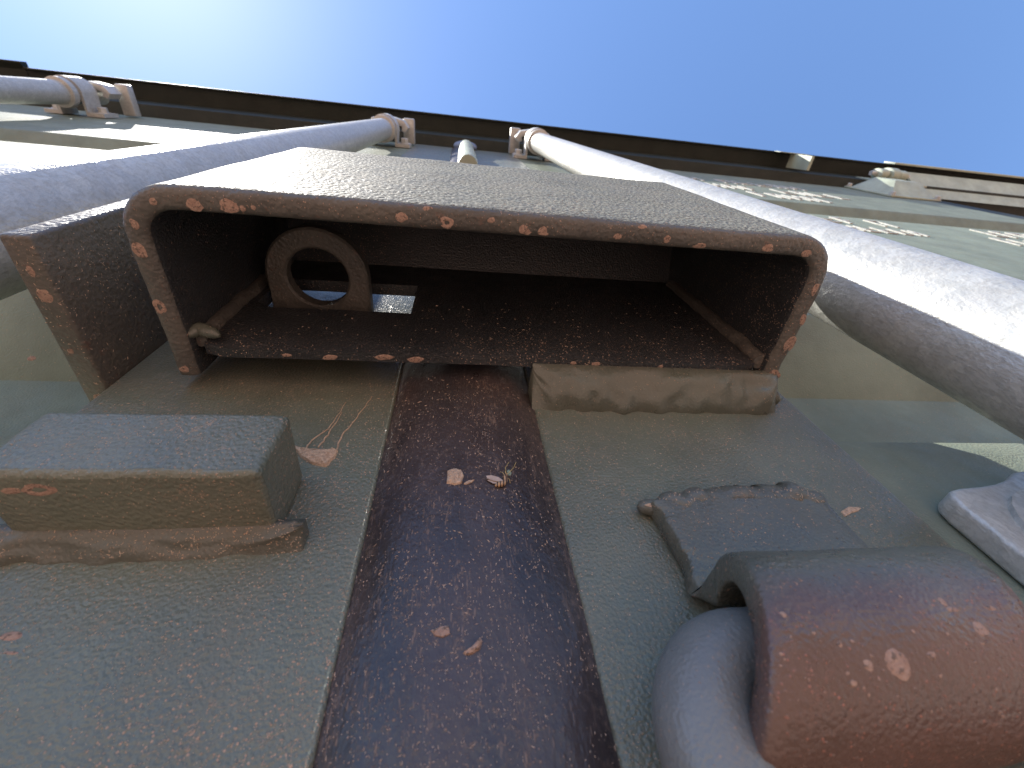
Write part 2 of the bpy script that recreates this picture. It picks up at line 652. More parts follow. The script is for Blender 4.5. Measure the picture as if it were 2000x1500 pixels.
left_door = thing('container_door', 'green corrugated container door with the far outer locking rod', 'door', (-0.6, 0.03, G + 0.245))
right_door = thing('container_door', 'green corrugated container door bearing worn white lettering and a vent', 'door', (0.6, 0.03, G + 0.245))
LP = obj('door_panel', door_panel(-1.15, -0.1206), M_panel, left_door, smooth=25)
RP = obj('door_panel', door_panel(0.1105, 1.15), M_panel, right_door, smooth=25)
LF = obj('door_frame', box(-0.1206, -0.0350, 0.0, 0.045, G + 0.245, TOP - 0.008, bev=0.0010, seg=3), M_plate, left_door)
RF = obj('door_frame', box(0.0102, 0.1105, 0.0, 0.045, G + 0.245, TOP - 0.008, bev=0.0014, seg=3), M_plate, right_door)
for d_, x0, x1 in ((left_door, -1.152, -0.122), (right_door, 0.112, 1.152)):
    obj('top_member', box(x0, x1, 0.0045, 0.05, TOP - 0.05, TOP - 0.007), M_header, d_)

# rubber gasket between the two doors
gx0, gx1 = -0.0352, 0.0106
prof = []
for i in range(25):
    u = i / 24
    x = gx0 + (gx1 - gx0) * u
    s = abs(2 * u - 1)
    y = -0.0062 * (1 - s ** 2.6) + 0.0008
    prof.append((x, y))
prof = [(gx0, 0.03)] + prof + [(gx1, 0.03)]
bm = bmesh.new()
zs = [G + 0.25] + [-0.20 + i * 0.004 for i in range(60)] + [TOP - 0.012]
loft([[(x + 0.0004 * noise.noise(Vector((x * 30, 0, z * 25))), y + (0.0005 * noise.noise(Vector((x * 60, 3, z * 45))) if y < 0.02 else 0), z) for x, y in prof] for z in zs], bm=bm)
gasket = thing('door_gasket', 'dusty black rubber sealing strip running up between the two doors', 'gasket', ((gx0 + gx1) / 2, 0.01, G + 0.25))
GK = obj('rubber_strip', bm, M_gasket, gasket)
# grey end plug at the top of the strip
bm = bmesh.new()
bmesh.ops.create_uvsphere(bm, u_segments=20, v_segments=12, radius=1)
for v in bm.verts:
    v.co = Vector((-0.005 + v.co.x * 0.028, -0.006 + v.co.y * 0.012, TOP - 0.02 + v.co.z * 0.03))
obj('end_plug', bm, M_rubberplug, gasket)
bm = tube([(-0.004, -0.008, 0.62 + i * 0.03) for i in range(13)], [0.0145 + 0.002 * math.sin(i * 1.9) for i in range(13)], 16)
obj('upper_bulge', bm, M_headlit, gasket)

# ------------------------------------------------------------------ lock box
lock = thing('lock_box', 'heavy dark steel lock box with open underside welded across the door gap', 'lock box', (0.0, -0.005, 0.0))
T = 0.0062
D1 = -0.0590
HB = 0.1120
X0, X1 = -0.100, 0.100
RO, RI = 0.0135, 0.0075


def u_section(zdrop=0):
    outer = [(X0, -0.0045)] + [(X0 + RO - RO * math.cos(math.radians(a)), D1 + RO - RO * math.sin(math.radians(a))) for a in range(0, 91, 9)]
    outer += [(X1 - RO + RO * math.sin(math.radians(a)), D1 + RO - RO * math.cos(math.radians(a))) for a in range(0, 91, 9)] + [(X1, 0.0006)]
    xi0, xi1, d = X0 + T, X1 - T, D1 + T
    inner = [(xi1, 0.0006)] + [(xi1 - RI + RI * math.cos(math.radians(a)), d + RI - RI * math.sin(math.radians(a))) for a in range(0, 91, 9)]
    inner += [(xi0 + RI - RI * math.sin(math.radians(a)), d + RI - RI * math.cos(math.radians(a))) for a in range(0, 91, 9)] + [(xi0, -0.0045)]
    return outer, inner


outer, inner = u_section()


def densify(pl, step=0.004):
    out = [pl[0]]
    for a, b in zip(pl, pl[1:]):
        L = math.dist(a, b)
        n = max(1, int(L / step))
        for i in range(1, n + 1):
            out.append((a[0] + (b[0] - a[0]) * i / n, a[1] + (b[1] - a[1]) * i / n))
    return out


def resample(pl, n):
    L = [0]
    for a, b in zip(pl, pl[1:]):
        L.append(L[-1] + math.dist(a, b))
    out = []
    j = 0
    for i in range(n):
        t = L[-1] * i / (n - 1)
        while j < len(pl) - 2 and L[j + 1] < t:
            j += 1
        f = (t - L[j]) / max(1e-9, L[j + 1] - L[j])
        out.append((pl[j][0] + (pl[j + 1][0] - pl[j][0]) * f, pl[j][1] + (pl[j + 1][1] - pl[j][1]) * f))
    return out


NS = 150
po = resample(outer, NS)
pi_ = list(reversed(resample(inner, NS)))
bm = bmesh.new()
rows = []
zlev = [0.0, 0.0004, 0.0012, 0.0030] + [0.0030 + (HB - 0.0055) * i / 26 for i in range(1, 27)] + [HB - 0.0014, HB - 0.0004, HB]


def wob(x, z):
    """flame-cut unevenness of the lower edge"""
    return 0.00055 * noise.noise(Vector((x * 90, 1.3, 0))) + 0.00028 * noise.noise(Vector((x * 320, 4.3, 0)))


for iz, z in enumerate(zlev):
    inset = {0: 0.0017, 1: 0.0008, 2: 0.00018}.get(iz, {len(zlev) - 1: 0.0014, len(zlev) - 2: 0.0007}.get(iz, 0.0))
    ring = []
    for i in range(NS):
        ox, oy = po[i]
        ix, iy = pi_[i]
        f = inset / T
        k = max(0, 1 - z / 0.012)
        bx = ox + (ix - ox) * f
        by = oy + (iy - oy) * f
        zz = z + k * wob(bx + by * 2.0, z)
        zz -= 0.024 * (z / HB) ** 3 * min(1.0, max(0.0, (by - D1 - 0.004) / 0.04))  # unseen wall top sloped down towards the door to let sun reach the rod
        ring.append((bx + 0.0002 * k * noise.noise(Vector((bx * 300, by * 300, z * 300))), by + 0.00035 * noise.noise(Vector((bx * 40, 9, z * 40))), zz))
    for i in reversed(range(NS)):
        ox, oy = po[i]
        ix, iy = pi_[i]
        f = inset / T
        k = max(0, 1 - z / 0.012)
        bx = ix + (ox - ix) * f
        by = iy + (oy - iy) * f
        ring.append((bx, by, z + k * wob(bx * 1.3 + by * 2.0 + 5, z) - 0.024 * (z / HB) ** 3 * min(1.0, max(0.0, (by - D1 - 0.004) / 0.04))))
    rows.append(ring)
n2 = 2 * NS
vr = [[bm.verts.new(p) for p in r] for r in rows]
for i in range(len(vr) - 1):
    for j in range(n2):
        bm.faces.new((vr[i][j], vr[i][(j + 1) % n2], vr[i + 1][(j + 1) % n2], vr[i + 1][j]))
for r in (vr[0], vr[-1]):
    for j in range(NS - 1):
        bm.faces.new((r[j], r[j + 1], r[n2 - 2 - j], r[n2 - 1 - j]))
bmesh.ops.recalc_face_normals(bm, faces=bm.faces)
BOX = obj('box_wall', bm, M_box, lock, smooth=50)
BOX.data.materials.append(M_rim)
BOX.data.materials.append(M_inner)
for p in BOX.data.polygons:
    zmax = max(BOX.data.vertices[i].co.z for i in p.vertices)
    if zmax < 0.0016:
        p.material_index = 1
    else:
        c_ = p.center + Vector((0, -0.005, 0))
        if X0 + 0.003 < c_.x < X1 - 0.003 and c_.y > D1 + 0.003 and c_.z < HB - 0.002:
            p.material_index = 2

# back plate with the slot for the hasp eye
xi0, xi1 = X0 + T - 0.0004, X1 - T + 0.0004
y0b, y1b = -0.0148, -0.0100
sx0, sx1, sz0, sz1 = -0.0880, -0.0330, 0.0310, 0.0600
bm = bmesh.new()
xs = sorted(set([xi0 + 0.0028, sx0, sx1, xi1 - 0.003] + [xi0 + (xi1 - xi0) * i / 60 for i in range(2, 59)]))
zs_ = sorted(set([0.0012, sz0, sz1, HB - 0.027] + [0.0012 + (HB - 0.0282) * i / 24 for i in range(1, 24)]))


def cut(x, z):
    return sx0 <= x <= sx1 and sz0 <= z <= sz1


vv = {}


def gv(i, j, k):
    key = (i, j, k)
    if key not in vv:
        x, z = xs[i], zs_[j]
        zz = z
        if j == 0:
            zz = z + 0.0005 * noise.noise(Vector((x * 70, 2, 0))) + 0.0025 * max(0, (abs(x) - (X1 - T - 0.008)) / 0.008)
        y = (y0b, y1b)[k]
        if j == 0:
            y += (0.0008, -0.0008)[k]
        if cut(x, z) and abs(z - sz0) < 1e-6:
            zz = z + 0.004 * max(0.0, 1 - (x - sx0) / 0.006) ** 2 + 0.0004 * noise.noise(Vector((x * 200, 7, 1)))
        vv[key] = bm.verts.new((x, y + 0.0003 * noise.noise(Vector((x * 50, z * 50, 3))), zz))
    return vv[key]


def solid(i, j):
    return 0 <= i < len(xs) - 1 and 0 <= j < len(zs_) - 1 and not (cut((xs[i] + xs[i + 1]) / 2, (zs_[j] + zs_[j + 1]) / 2))


for i in range(len(xs) - 1):
    for j in range(len(zs_) - 1):
        if not solid(i, j):
            continue
        bm.faces.new((gv(i, j, 0), gv(i + 1, j, 0), gv(i + 1, j + 1, 0), gv(i, j + 1, 0)))
        bm.faces.new((gv(i, j, 1), gv(i, j + 1, 1), gv(i + 1, j + 1, 1), gv(i + 1, j, 1)))
        for (di, dj, a, b) in ((-1, 0, (i, j), (i, j + 1)), (1, 0, (i + 1, j), (i + 1, j + 1)), (0, -1, (i, j), (i + 1, j)), (0, 1, (i, j + 1), (i + 1, j + 1))):
            if not solid(i + di, j + dj):
                bm.faces.new((gv(*a, 0), gv(*b, 0), gv(*b, 1), gv(*a, 1)))
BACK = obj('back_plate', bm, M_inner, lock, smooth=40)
CAP = obj('unseen_top_plate', prism([(D1 + T - 0.0005, HB - 0.0080), (D1 + T - 0.0005, HB - 0.0020), (-0.0105, HB - 0.0225), (-0.0105, HB - 0.0285)], 0, X0 + T - 0.0005, X1 - T + 0.0005), M_inner, lock)  # unseen plate, tilted with the walls so sun passes over to the right rod

# weld beads of the lock box
WELD = obj('weld_bead', fillet(0.0095, 0.0985, (0.0004, -0.0090), (-0.0122, 0.0008), 0.0024, seed=3, lump=0.0019, ends=(7, 3)), M_weld, lock, smooth=80)
path = [(0.0985 + 0.0012 * math.sin(i), -0.0025, -0.003 + 0.006 * i / 8) for i in range(9)]
obj('weld_bead', tube(path, [0.003 + 0.0011 * math.sin(i * 0.39) for i in range(9)], 12, lump=0.3, lscale=240, seed=5), M_weld, lock, smooth=80)
path = [at(*q, 1, -0.0175) for q in ((368, 655), (378, 648), (390, 645), (403, 646), (416, 650), (428, 656))]
obj('weld_bead', tube(path, [0.0008, 0.0018, 0.0023, 0.0023, 0.0018, 0.0006], 12, lump=0.2, lscale=300, seed=2), M_weld, lock, smooth=80)
path = [(xi0 + 0.001, -0.0150, 0.004 + 0.078 * i / 30) for i in range(31)]
obj('weld_bead', tube(path, 0.0026, 10, lump=0.35, lscale=260, seed=8), M_rim, lock, smooth=80)
path = [(xi1 - 0.001, -0.0150, 0.003 + 0.078 * i / 30) for i in range(31)]
obj('weld_bead', tube(path, 0.0030, 10, lump=0.3, lscale=220, seed=9), M_rim, lock, smooth=80)

# ------------------------------------------------------------------ hasp on the other door (guard plate and padlock eye)
hasp = thing('door_hasp', 'dark steel hasp with guard plate beside the lock box and padlock eye reaching in', 'hasp', (-0.124, -0.02, 0.0))
bm = box(-0.1278, -0.1207, -0.0446, 0.0080, -0.0008, 0.1120, bev=0.0010, seg=3)
GUARD = obj('guard_plate', bm, M_rim, hasp)
ez = 0.0440
ec = (-0.0688, -0.0215)
ro, ri = 0.0186, 0.0112
n = 48
bm = bmesh.new()


def eye_out(a):
    x, y = math.cos(a), math.sin(a)
    if y <= 0:
        return (ec[0] + ro * x, ec[1] + ro * y)
    m = max(abs(x), abs(y))
    px_, py_ = ec[0] + ro * x / m, ec[1] + 0.0225 * y / m
    return (px_, py_)


rg = []
for z, go, gi in ((ez, 0.0008, 0.0008), (ez + 0.0008, 0, 0), (ez + 0.0055, 0, 0), (ez + 0.0062, 0.0006, 0.0006)):
    o_ = []
    for k in range(n):
        a = 2 * math.pi * k / n
        x, y = eye_out(a)
        L = math.hypot(x - ec[0], y - ec[1])
        s = (L - go) / L
        o_.append((ec[0] + (x - ec[0]) * s, ec[1] + (y - ec[1]) * s, z + 0.0002 * noise.noise(Vector((x * 200, y * 200, z * 100)))))
    i_ = [(ec[0] + (ri + gi) * math.cos(2 * math.pi * k / n), ec[1] + (ri + gi) * math.sin(2 * math.pi * k / n), z) for k in range(n)]
    rg.append((o_, i_))
vo = [[bm.verts.new(p) for p in o_] for o_, _ in rg]
vi = [[bm.verts.new(p) for p in i_] for _, i_ in rg]
for k in range(n):
    k2 = (k + 1) % n
    bm.faces.new((vo[0][k], vo[0][k2], vi[0][k2], vi[0][k]))
    bm.faces.new((vo[-1][k], vo[-1][k2], vi[-1][k2], vi[-1][k]))
    for q in range(len(rg) - 1):
        bm.faces.new((vo[q][k], vo[q][k2], vo[q + 1][k2], vo[q + 1][k]))
        bm.faces.new((vi[q][k], vi[q][k2], vi[q + 1][k2], vi[q + 1][k]))
EYE = obj('padlock_eye', bm, M_rim, hasp, smooth=40)

# ------------------------------------------------------------------ stop bar on the left door
bar = thing('stop_bar', 'short thick flat bar welded to the door below the hasp guard plate', 'steel bar', (-0.08, -0.01, -0.056))
bm = box(-0.1005, -0.0525, -0.0200, -0.0004, -0.0570, -0.0385)
subdiv(bm, 14)
es = [e for e in bm.edges if len(e.link_faces) == 2 and e.calc_face_angle(0) > 1.0]
bmesh.ops.bevel(bm, geom=es, offset=0.0014, segments=3, affect='EDGES', profile=0.5)
rough_up(bm, 0.00025, 120, 4)
BAR = obj('bar', bm, M_bar, bar, smooth=40)
BWELD = obj('weld_bead', fillet(-0.106, -0.0468, (0.0004, -0.0612), (-0.0050, -0.0566), 0.0009, seed=12, lump=0.0013, ends=(1, 24)), M_dirtyweld, bar, smooth=80)

# ------------------------------------------------------------------ ring keeper and lashing ring on the right door
keep = thing('ring_keeper', 'bent dark steel strap welded to the door and wrapped over the lashing ring', 'bracket', (0.055, -0.01, -0.087))
kx0, kx1 = 0.0355, 0.0790
cy, cz = -0.0108, -0.0895
so, si = 0.0158, 0.0108
# side profile in (y, z): outer line from the top of the tab, round the bulge, down to the lower tab
out_l = [(-0.0062, -0.0525), (-0.0062, -0.0660)]
out_l += arc(-0.0108, -0.0660, 0.0046, 0, -50, 6)[1:] if False else []
bul = arc(cy, cz, so, 68, 292, 30)
lead = [(-0.0062, -0.0525), (-0.0061, -0.0600), (-0.0062, -0.0670), (-0.0058, -0.0705), (-0.0053, -0.0730)]
outl = lead[:4] + [p for p in bul] + [(-0.0062, -0.1095), (-0.0062, -0.1280)]
bul_i = arc(cy, cz, si, 68, 292, 30)
inl = [(-0.0004, -0.0525), (-0.0004, -0.0600), (-0.0004, -0.0690), (-0.0012, -0.0735)] + [p for p in bul_i] + [(-0.0006, -0.1075), (-0.0006, -0.1280)]
NK = 90
ro_ = resample(outl, NK)
ri_ = resample(inl, NK)
bm = bmesh.new()
NX = 26
rings = []
for ix in range(NX + 1):
    u = ix / NX
    x = kx0 + (kx1 - kx0) * u
    e = {0: 0.0007, 1: 0.0001, NX: 0.0007, NX - 1: 0.0001}.get(ix, 0)
    if ix == 1:
        x = kx0 + 0.0006
    if ix == NX - 1:
        x = kx1 - 0.0006
    ring = []
    for k in range(NK):
        (oy, oz), (iy, iz) = ro_[k], ri_[k]
        f = e / 0.005
        sk = min(0.0, oz + 0.0690) * 0.38       # the strap leans to one side below the tab
        xx = x + sk
        if k < 26:      # torch-cut side of the tab is ragged
            w_ = 1 - k / 26
            xx += (-0.0028 * w_ if ix < NX / 2 else 0.0) + 0.0016 * noise.noise(Vector((u * 2, oz * 330, 0))) * (1 if ix < 3 else 0.2)
        ring.append((xx + 0.0003 * noise.noise(Vector((u * 3, oz * 120, 6))), oy + (iy - oy) * f + 0.00045 * noise.noise(Vector((x * 90, oz * 90, 2))), oz + (iz - oz) * f))
    for k in reversed(range(NK)):
        (oy, oz), (iy, iz) = ro_[k], ri_[k]
        f = e / 0.005
        ring.append((x + min(0.0, oz + 0.0690) * 0.38 + (-0.0028 * (1 - k / 26) if (k < 26 and ix < NX / 2) else 0), iy + (oy - iy) * f, iz + (oz - iz) * f))
    rings.append(ring)
loft(rings, caps=False, bm=bm)
bm.verts.ensure_lookup_table()
n2 = 2 * NK
for base in (0, NX * n2):
    for k in range(NK - 1):
        bm.faces.new([bm.verts[base + q] for q in (k, k + 1, n2 - 2 - k, n2 - 1 - k)])
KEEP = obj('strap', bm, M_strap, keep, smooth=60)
path = [(0.0300 + 0.0510 * i / 60, -0.0022 - 0.0010 * math.sin(i * 0.14), -0.0520 + 0.0026 * math.sin(math.pi * min(1, max(0, i - 12) / 46)) + 0.0004 * math.sin(i * 0.9)) for i in range(61)]
rad = [0.0040 * (0.25 + 0.75 * min(1, i / 16, (60 - i) / 6) ** 0.7) * (1 + 0.10 * math.sin(i * 0.8)) for i in range(61)]
KW = obj('weld_bead', tube(path, rad, 20, lump=0.28, lscale=170, seed=21), M_dirtyweld, keep, smooth=80)

ring = thing('lashing_ring', 'thick round steel ring hanging in the bent strap keeper', 'ring', (0.055, -0.0112, -0.13))
rr = 0.0072
lx, rx = 0.0200, 0.0850
path = []
rb = 0.0115
path += [(lx, cy, -0.165 + 0.002 * i) for i in range(0, 32)]
path = [p for p in path if p[2] < cz - rb]
path += [(lx + rb - rb * math.cos(math.radians(a)), cy, cz - rb + rb * math.sin(math.radians(a))) for a in range(0, 91, 6)]
path += [(lx + rb + (rx - lx - 2 * rb) * i / 12, cy, cz) for i in range(1, 12)]
path += [(rx - rb + rb * math.sin(math.radians(a)), cy, cz - rb + rb * math.cos(math.radians(a))) for a in range(0, 91, 6)]
path += [(rx, cy, cz - rb - 0.004 * i) for i in range(1, 18)]
RING = obj('ring_bar', tube(path, rr, 28, lump=0.015, lscale=120, seed=31), M_ring, ring, smooth=80)
zb = path[-1][2]
zb2 = path[0][2]
p2 = [(rx, cy, zb)] + [((lx + rx) / 2 + (rx - lx) / 2 * math.cos(math.radians(a)), cy, min(zb, zb2) - 0.034 * math.sin(math.radians(a))) for a in range(0, 181, 9)] + [(lx, cy, zb2)]
obj('ring_bow', tube(p2, rr * 0.995, 24), M_ring, ring, smooth=80)

# ------------------------------------------------------------------ locking rods
RODS = 'galvanised vertical locking rods'


def bolt(parent, c, axis_dir, r=0.009, h=0.007, mat=None, shank=0.004, hexa=True):
    """hex head and a stub of thread on its washer"""
    d = Vector(axis_dir).normalized()
    u = d.orthogonal().normalized()
    w = d.cross(u)
    c = Vector(c)
    bm = bmesh.new()

    def ringp(rad_, t, nn, off=0.0):
        return [c + d * t + (u * math.cos(2 * math.pi * (k + off) / nn) + w * math.sin(2 * math.pi * (k + off) / nn)) * rad_ for k in range(nn)]
    loft([ringp(r * 1.35, -0.001, 24), ringp(r * 1.35, 0.0016, 24)], bm=bm)
    loft([ringp(r, 0.0016, 6), ringp(r, 0.0016 + h * 0.85, 6), ringp(r * 0.86, 0.0016 + h, 6)], bm=bm)
    return obj('bolt', bm, mat or M_galv2, parent, smooth=30)


def keeper(root, x, y, r, z, side):
    """top bearing: saddle over the rod, two flanges on the header with bolts, and the cam above"""
    bm = bmesh.new()
    outp = [(x - 0.050, -0.0005), (x - 0.050, -0.007), (x - 0.024, -0.007)]
    outp += [(x + (r + 0.0075) * math.cos(math.radians(a)), y + (r + 0.0075) * math.sin(math.radians(a))) for a in range(185, 356, 10)]
    outp += [(x + 0.024, -0.007), (x + 0.050, -0.007), (x + 0.050, -0.0005)]
    inn = [(x + (r + 0.0015) * math.cos(math.radians(a)), y + (r + 0.0015) * math.sin(math.radians(a))) for a in range(356, 184, -10)]
    outp = outp + [(x + 0.0205, -0.0005)] + inn + [(x - 0.0205, -0.0005)]
    prism(outp, 2, z - 0.028, z + 0.012, bm=bm)
    obj('bearing_saddle', bm, M_galv2, root, smooth=40)
    for s in (-1, 1):
        bolt(root, (x + s * 0.038, -0.007, z - 0.008), (0, -1, 0), r=0.008, h=0.008)
    # collar ring under the bearing
    bm = bmesh.new()
    rg_ = []
    for zz, k in ((z - 0.046, 1.0), (z - 0.045, 1.28), (z - 0.033, 1.30), (z - 0.031, 1.0)):
        rg_.append([(x + r * k * math.cos(2 * math.pi * j / 32), y + r * k * math.sin(2 * math.pi * j / 32), zz) for j in range(32)])
    loft(rg_, bm=bm)
    obj('collar', bm, M_galv, root, smooth=50)
    # cam head: a hooked claw on the rod end, gripping a lug on the header
    s = side
    claw = [(0, 0.020), (0.010 * s, 0.026), (0.034 * s, 0.020), (0.044 * s, 0.004), (0.036 * s, -0.008), (0.028 * s, -0.004), (0.030 * s, 0.006), (0.020 * s, 0.008), (0.008 * s, -0.020), (-0.016 * s, -0.018), (-0.018 * s, 0.010)]
    bm = prism([(x + a, y - b * 0.8) for a, b in claw], 2, z + 0.020, z + 0.056, bev=0.002)
    obj('cam', bm, M_galv2, root, smooth=40)
    bm = box(x + s * 0.040 - 0.012, x + s * 0.040 + 0.012, y - 0.020, -0.001, z + 0.062, z + 0.082, bev=0.003)
    obj('cam_lug', bm, M_galv2, root, smooth=40)
    bm = box(x - s * 0.030 - 0.010, x - s * 0.030 + 0.010, y - 0.016, -0.001, z + 0.058, z + 0.078, bev=0.003)
    obj('cam_lug', bm, M_galv2, root, smooth=40)


def lock_rod(x, y, r, label, side, ztop, holder_z=None):
    root = thing('locking_rod', label, 'locking rod', (x, y, G + 0.3), RODS)
    zs2 = [G + 0.30, -0.5] + [-0.45 + 0.05 * i for i in range(int((ztop + 0.05 + 0.45) / 0.05))] + [ztop + 0.055]
    rg_ = [[(x + r * math.cos(2 * math.pi * j / 56), y + r * math.sin(2 * math.pi * j / 56), z) for j in range(56)] for z in zs2]
    o = obj('rod', loft(rg_), M_galv, root, smooth=60)
    keeper(root, x, y, r, ztop, side)
    return root, o


rodR, RODR = lock_rod(0.151, -0.035, 0.0188, 'bright galvanised locking rod on the right of the lock box, beside the round ring', -1, 0.955)
rodL, RODL = lock_rod(-0.172, -0.031, 0.0188, 'galvanised locking rod behind the hasp guard plate', 1, 0.935)
rodF, RODF = lock_rod(-0.74, -0.036, 0.0188, 'galvanised locking rod standing alone on the corrugated door beyond the hasp', 1, 0.93)

# lower bearing bracket of the right rod, with hexagon bolt
br = thing('rod_bracket', 'galvanised bearing plate with hexagon bolt holding the rod beside the ring', 'bracket', (0.151, -0.004, -0.1))
pl = [(q[0] + 0.0055, q[1]) for q in [(0.1115, -0.150), (0.1115, -0.0560), (0.1122, -0.0525), (0.1145, -0.0503), (0.1180, -0.0495), (0.1260, -0.0489), (0.1320, -0.0480), (0.1380, -0.0464), (0.1440, -0.0436), (0.1510, -0.0425), (0.1580, -0.0436), (0.1640, -0.0464), (0.1700, -0.0480), (0.1860, -0.0495), (0.1905, -0.0520), (0.1905, -0.150)]]
bm = prism(pl, 1, -0.0062, 0.0006, bev=0.0012, seg=3)
PLT = obj('base_plate', bm, M_galv2, br, smooth=35)
bolt(br, (0.1425, -0.0062, -0.0700), (0, -1, 0), r=0.0135, h=0.009)
bolt(br, (0.1405, -0.0062, -0.1250), (0, -1, 0), r=0.0135, h=0.009)
bm = bmesh.new()
sad = [(0.151 + 0.0275 * math.cos(math.radians(a)), -0.035 + 0.0275 * math.sin(math.radians(a))) for a in range(170, 371, 10)]
sad = [(0.1240, -0.0064)] + sad + [(0.1780, -0.0064)]
sad += [(0.1725, -0.0064)] + [(0.151 + 0.0205 * math.cos(math.radians(a)), -0.035 + 0.0205 * math.sin(math.radians(a))) for a in range(370, 169, -10)] + [(0.1295, -0.0064)]
prism(sad, 2, -0.215, -0.165, bm=bm)
obj('saddle', bm, M_galv2, br, smooth=40)

# ------------------------------------------------------------------ vent cover, hinge and gusset near the far corner
vent = thing('vent_cover', 'pale green louvred vent cover bolted to the door under the header', 'vent', (1.08, 0.0, 0.90))
va = (1.045, 1.165)
vz = (0.905, 1.035)
bm = bmesh.new()
base = [(va[0] - 0.012, 0.0005, vz[0] - 0.012), (va[1] + 0.012, 0.0005, vz[0] - 0.012), (va[1] + 0.012, 0.0005, vz[1] + 0.012), (va[0] - 0.012, 0.0005, vz[1] + 0.012)]
b2 = [(x, -0.004, z) for x, _, z in base]
b3 = [(va[0], -0.0045, vz[0]), (va[1], -0.0045, vz[0]), (va[1], -0.0045, vz[1]), (va[0], -0.0045, vz[1])]
b4 = [(va[0] + 0.024, -0.034, vz[0] + 0.034), (va[1] - 0.024, -0.034, vz[0] + 0.034), (va[1] - 0.024, -0.034, vz[1] - 0.034), (va[0] + 0.024, -0.034, vz[1] - 0.034)]
loft([base, b2, b3, b4], bm=bm)
bmesh.ops.bevel(bm, geom=[e for e in bm.edges], offset=0.0015, segments=2, affect='EDGES', profile=0.5)
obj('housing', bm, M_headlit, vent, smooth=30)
for qx, qz in ((va[0] - 0.004, vz[0] - 0.004), (va[1] + 0.004, vz[0] - 0.004), (va[0] - 0.004, vz[1] + 0.004), (va[1] + 0.004, vz[1] + 0.004)):
    bolt(vent, (qx, -0.004, qz), (0, -1, 0), r=0.006, h=0.006)

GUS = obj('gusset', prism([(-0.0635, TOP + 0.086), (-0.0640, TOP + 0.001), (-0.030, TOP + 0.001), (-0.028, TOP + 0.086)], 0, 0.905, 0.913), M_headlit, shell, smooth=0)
GUS['label'] = 'pale triangular gusset under the gutter above the vent cover'
obj('flange', box(0.86, 0.95, -0.0655, -0.0640, TOP + 0.070, TOP + 0.096), M_headlit, GUS, smooth=0)
hng = obj('hinge', box(1.11, 1.24, -0.0255, -0.020, TOP - 0.045, TOP + 0.06, bev=0.002), M_headlit, shell)
for hx, hr in ((1.135, 0.013), (1.165, 0.017), (1.195, 0.013)):
    bm = bmesh.new()
    loft([[(hx + sx_, -0.040 + hr * k * math.cos(2 * math.pi * j / 24), TOP + 0.010 + 1.5 * hr * k * math.sin(2 * math.pi * j / 24)) for j in range(24)] for sx_, k in ((-0.013, 0.8), (-0.011, 1), (0.011, 1), (0.013, 0.8))], bm=bm)
    obj('knuckle', bm, M_headlit, hng, smooth=50)
obj('pin', tube([(1.105, -0.040, TOP + 0.01), (1.225, -0.040, TOP + 0.01)], 0.006, 12), M_galv2, hng)
bm = prism([(0.004, TOP - 0.020), (-0.050, TOP + 0.060), (-0.050, TOP + 0.070), (0.004, TOP - 0.012)], 0, 1.262, 1.9)
cap = obj('corner_plate', bm, M_headlit, shell, smooth=20)
obj('lip', box(1.225, 1.9, -0.0700, -0.0650, TOP + 0.07, TOP + 0.11, bev=0.001), M_headlit, cap)

# ------------------------------------------------------------------ worn white lettering on the right door
mk_root = thing('door_marking', 'worn white lettering rows in the paint between the corrugations of the door', 'lettering', (0.6, 0.0, 0.35))


def strokes(rows_, seed):
    rnd = random.Random(seed)
    for x0, x1, z0, hh in rows_:
        x = x0
        while x < x1:
            wch = hh * rnd.uniform(0.45, 0.65)
            bm = bmesh.new()
            t = hh * rnd.uniform(0.08, 0.14)
            k = rnd.randrange(4)
            segs = [(x, x + t, z0, z0 + hh)]
            if k in (0, 1):
                segs.append((x + wch - t, x + wch, z0, z0 + hh))
            if k in (0, 2):
                segs.append((x + t * 1.02, x + wch - t * 1.02, z0 + hh - t, z0 + hh))
            if k in (1, 2, 3):
                segs.append((x + t * 1.02, x + wch - t * 1.02, z0 + hh * 0.45, z0 + hh * 0.45 + t))
            if k == 3:
                segs.append((x + t * 1.02, x + wch - t * 1.02, z0, z0 + t))
            for a, b, c, d in segs:
                add_box(bm, a, b, -0.0003, 0.0012, c, d)
            obj('character', bm, M_marking, mk_root, smooth=0)
            x += wch + hh * rnd.choice([0.22, 0.22, 0.22, 0.9])


strokes([(0.36, 0.74, 0.84, 0.055), (0.40, 0.80, 0.74, 0.055), (0.36, 0.68, 0.655, 0.055), (0.42, 0.62, 0.435, 0.04), (0.44, 0.60, 0.385, 0.03), (0.76, 1.02, 0.435, 0.04), (0.72, 0.98, 0.375, 0.04)], 5)

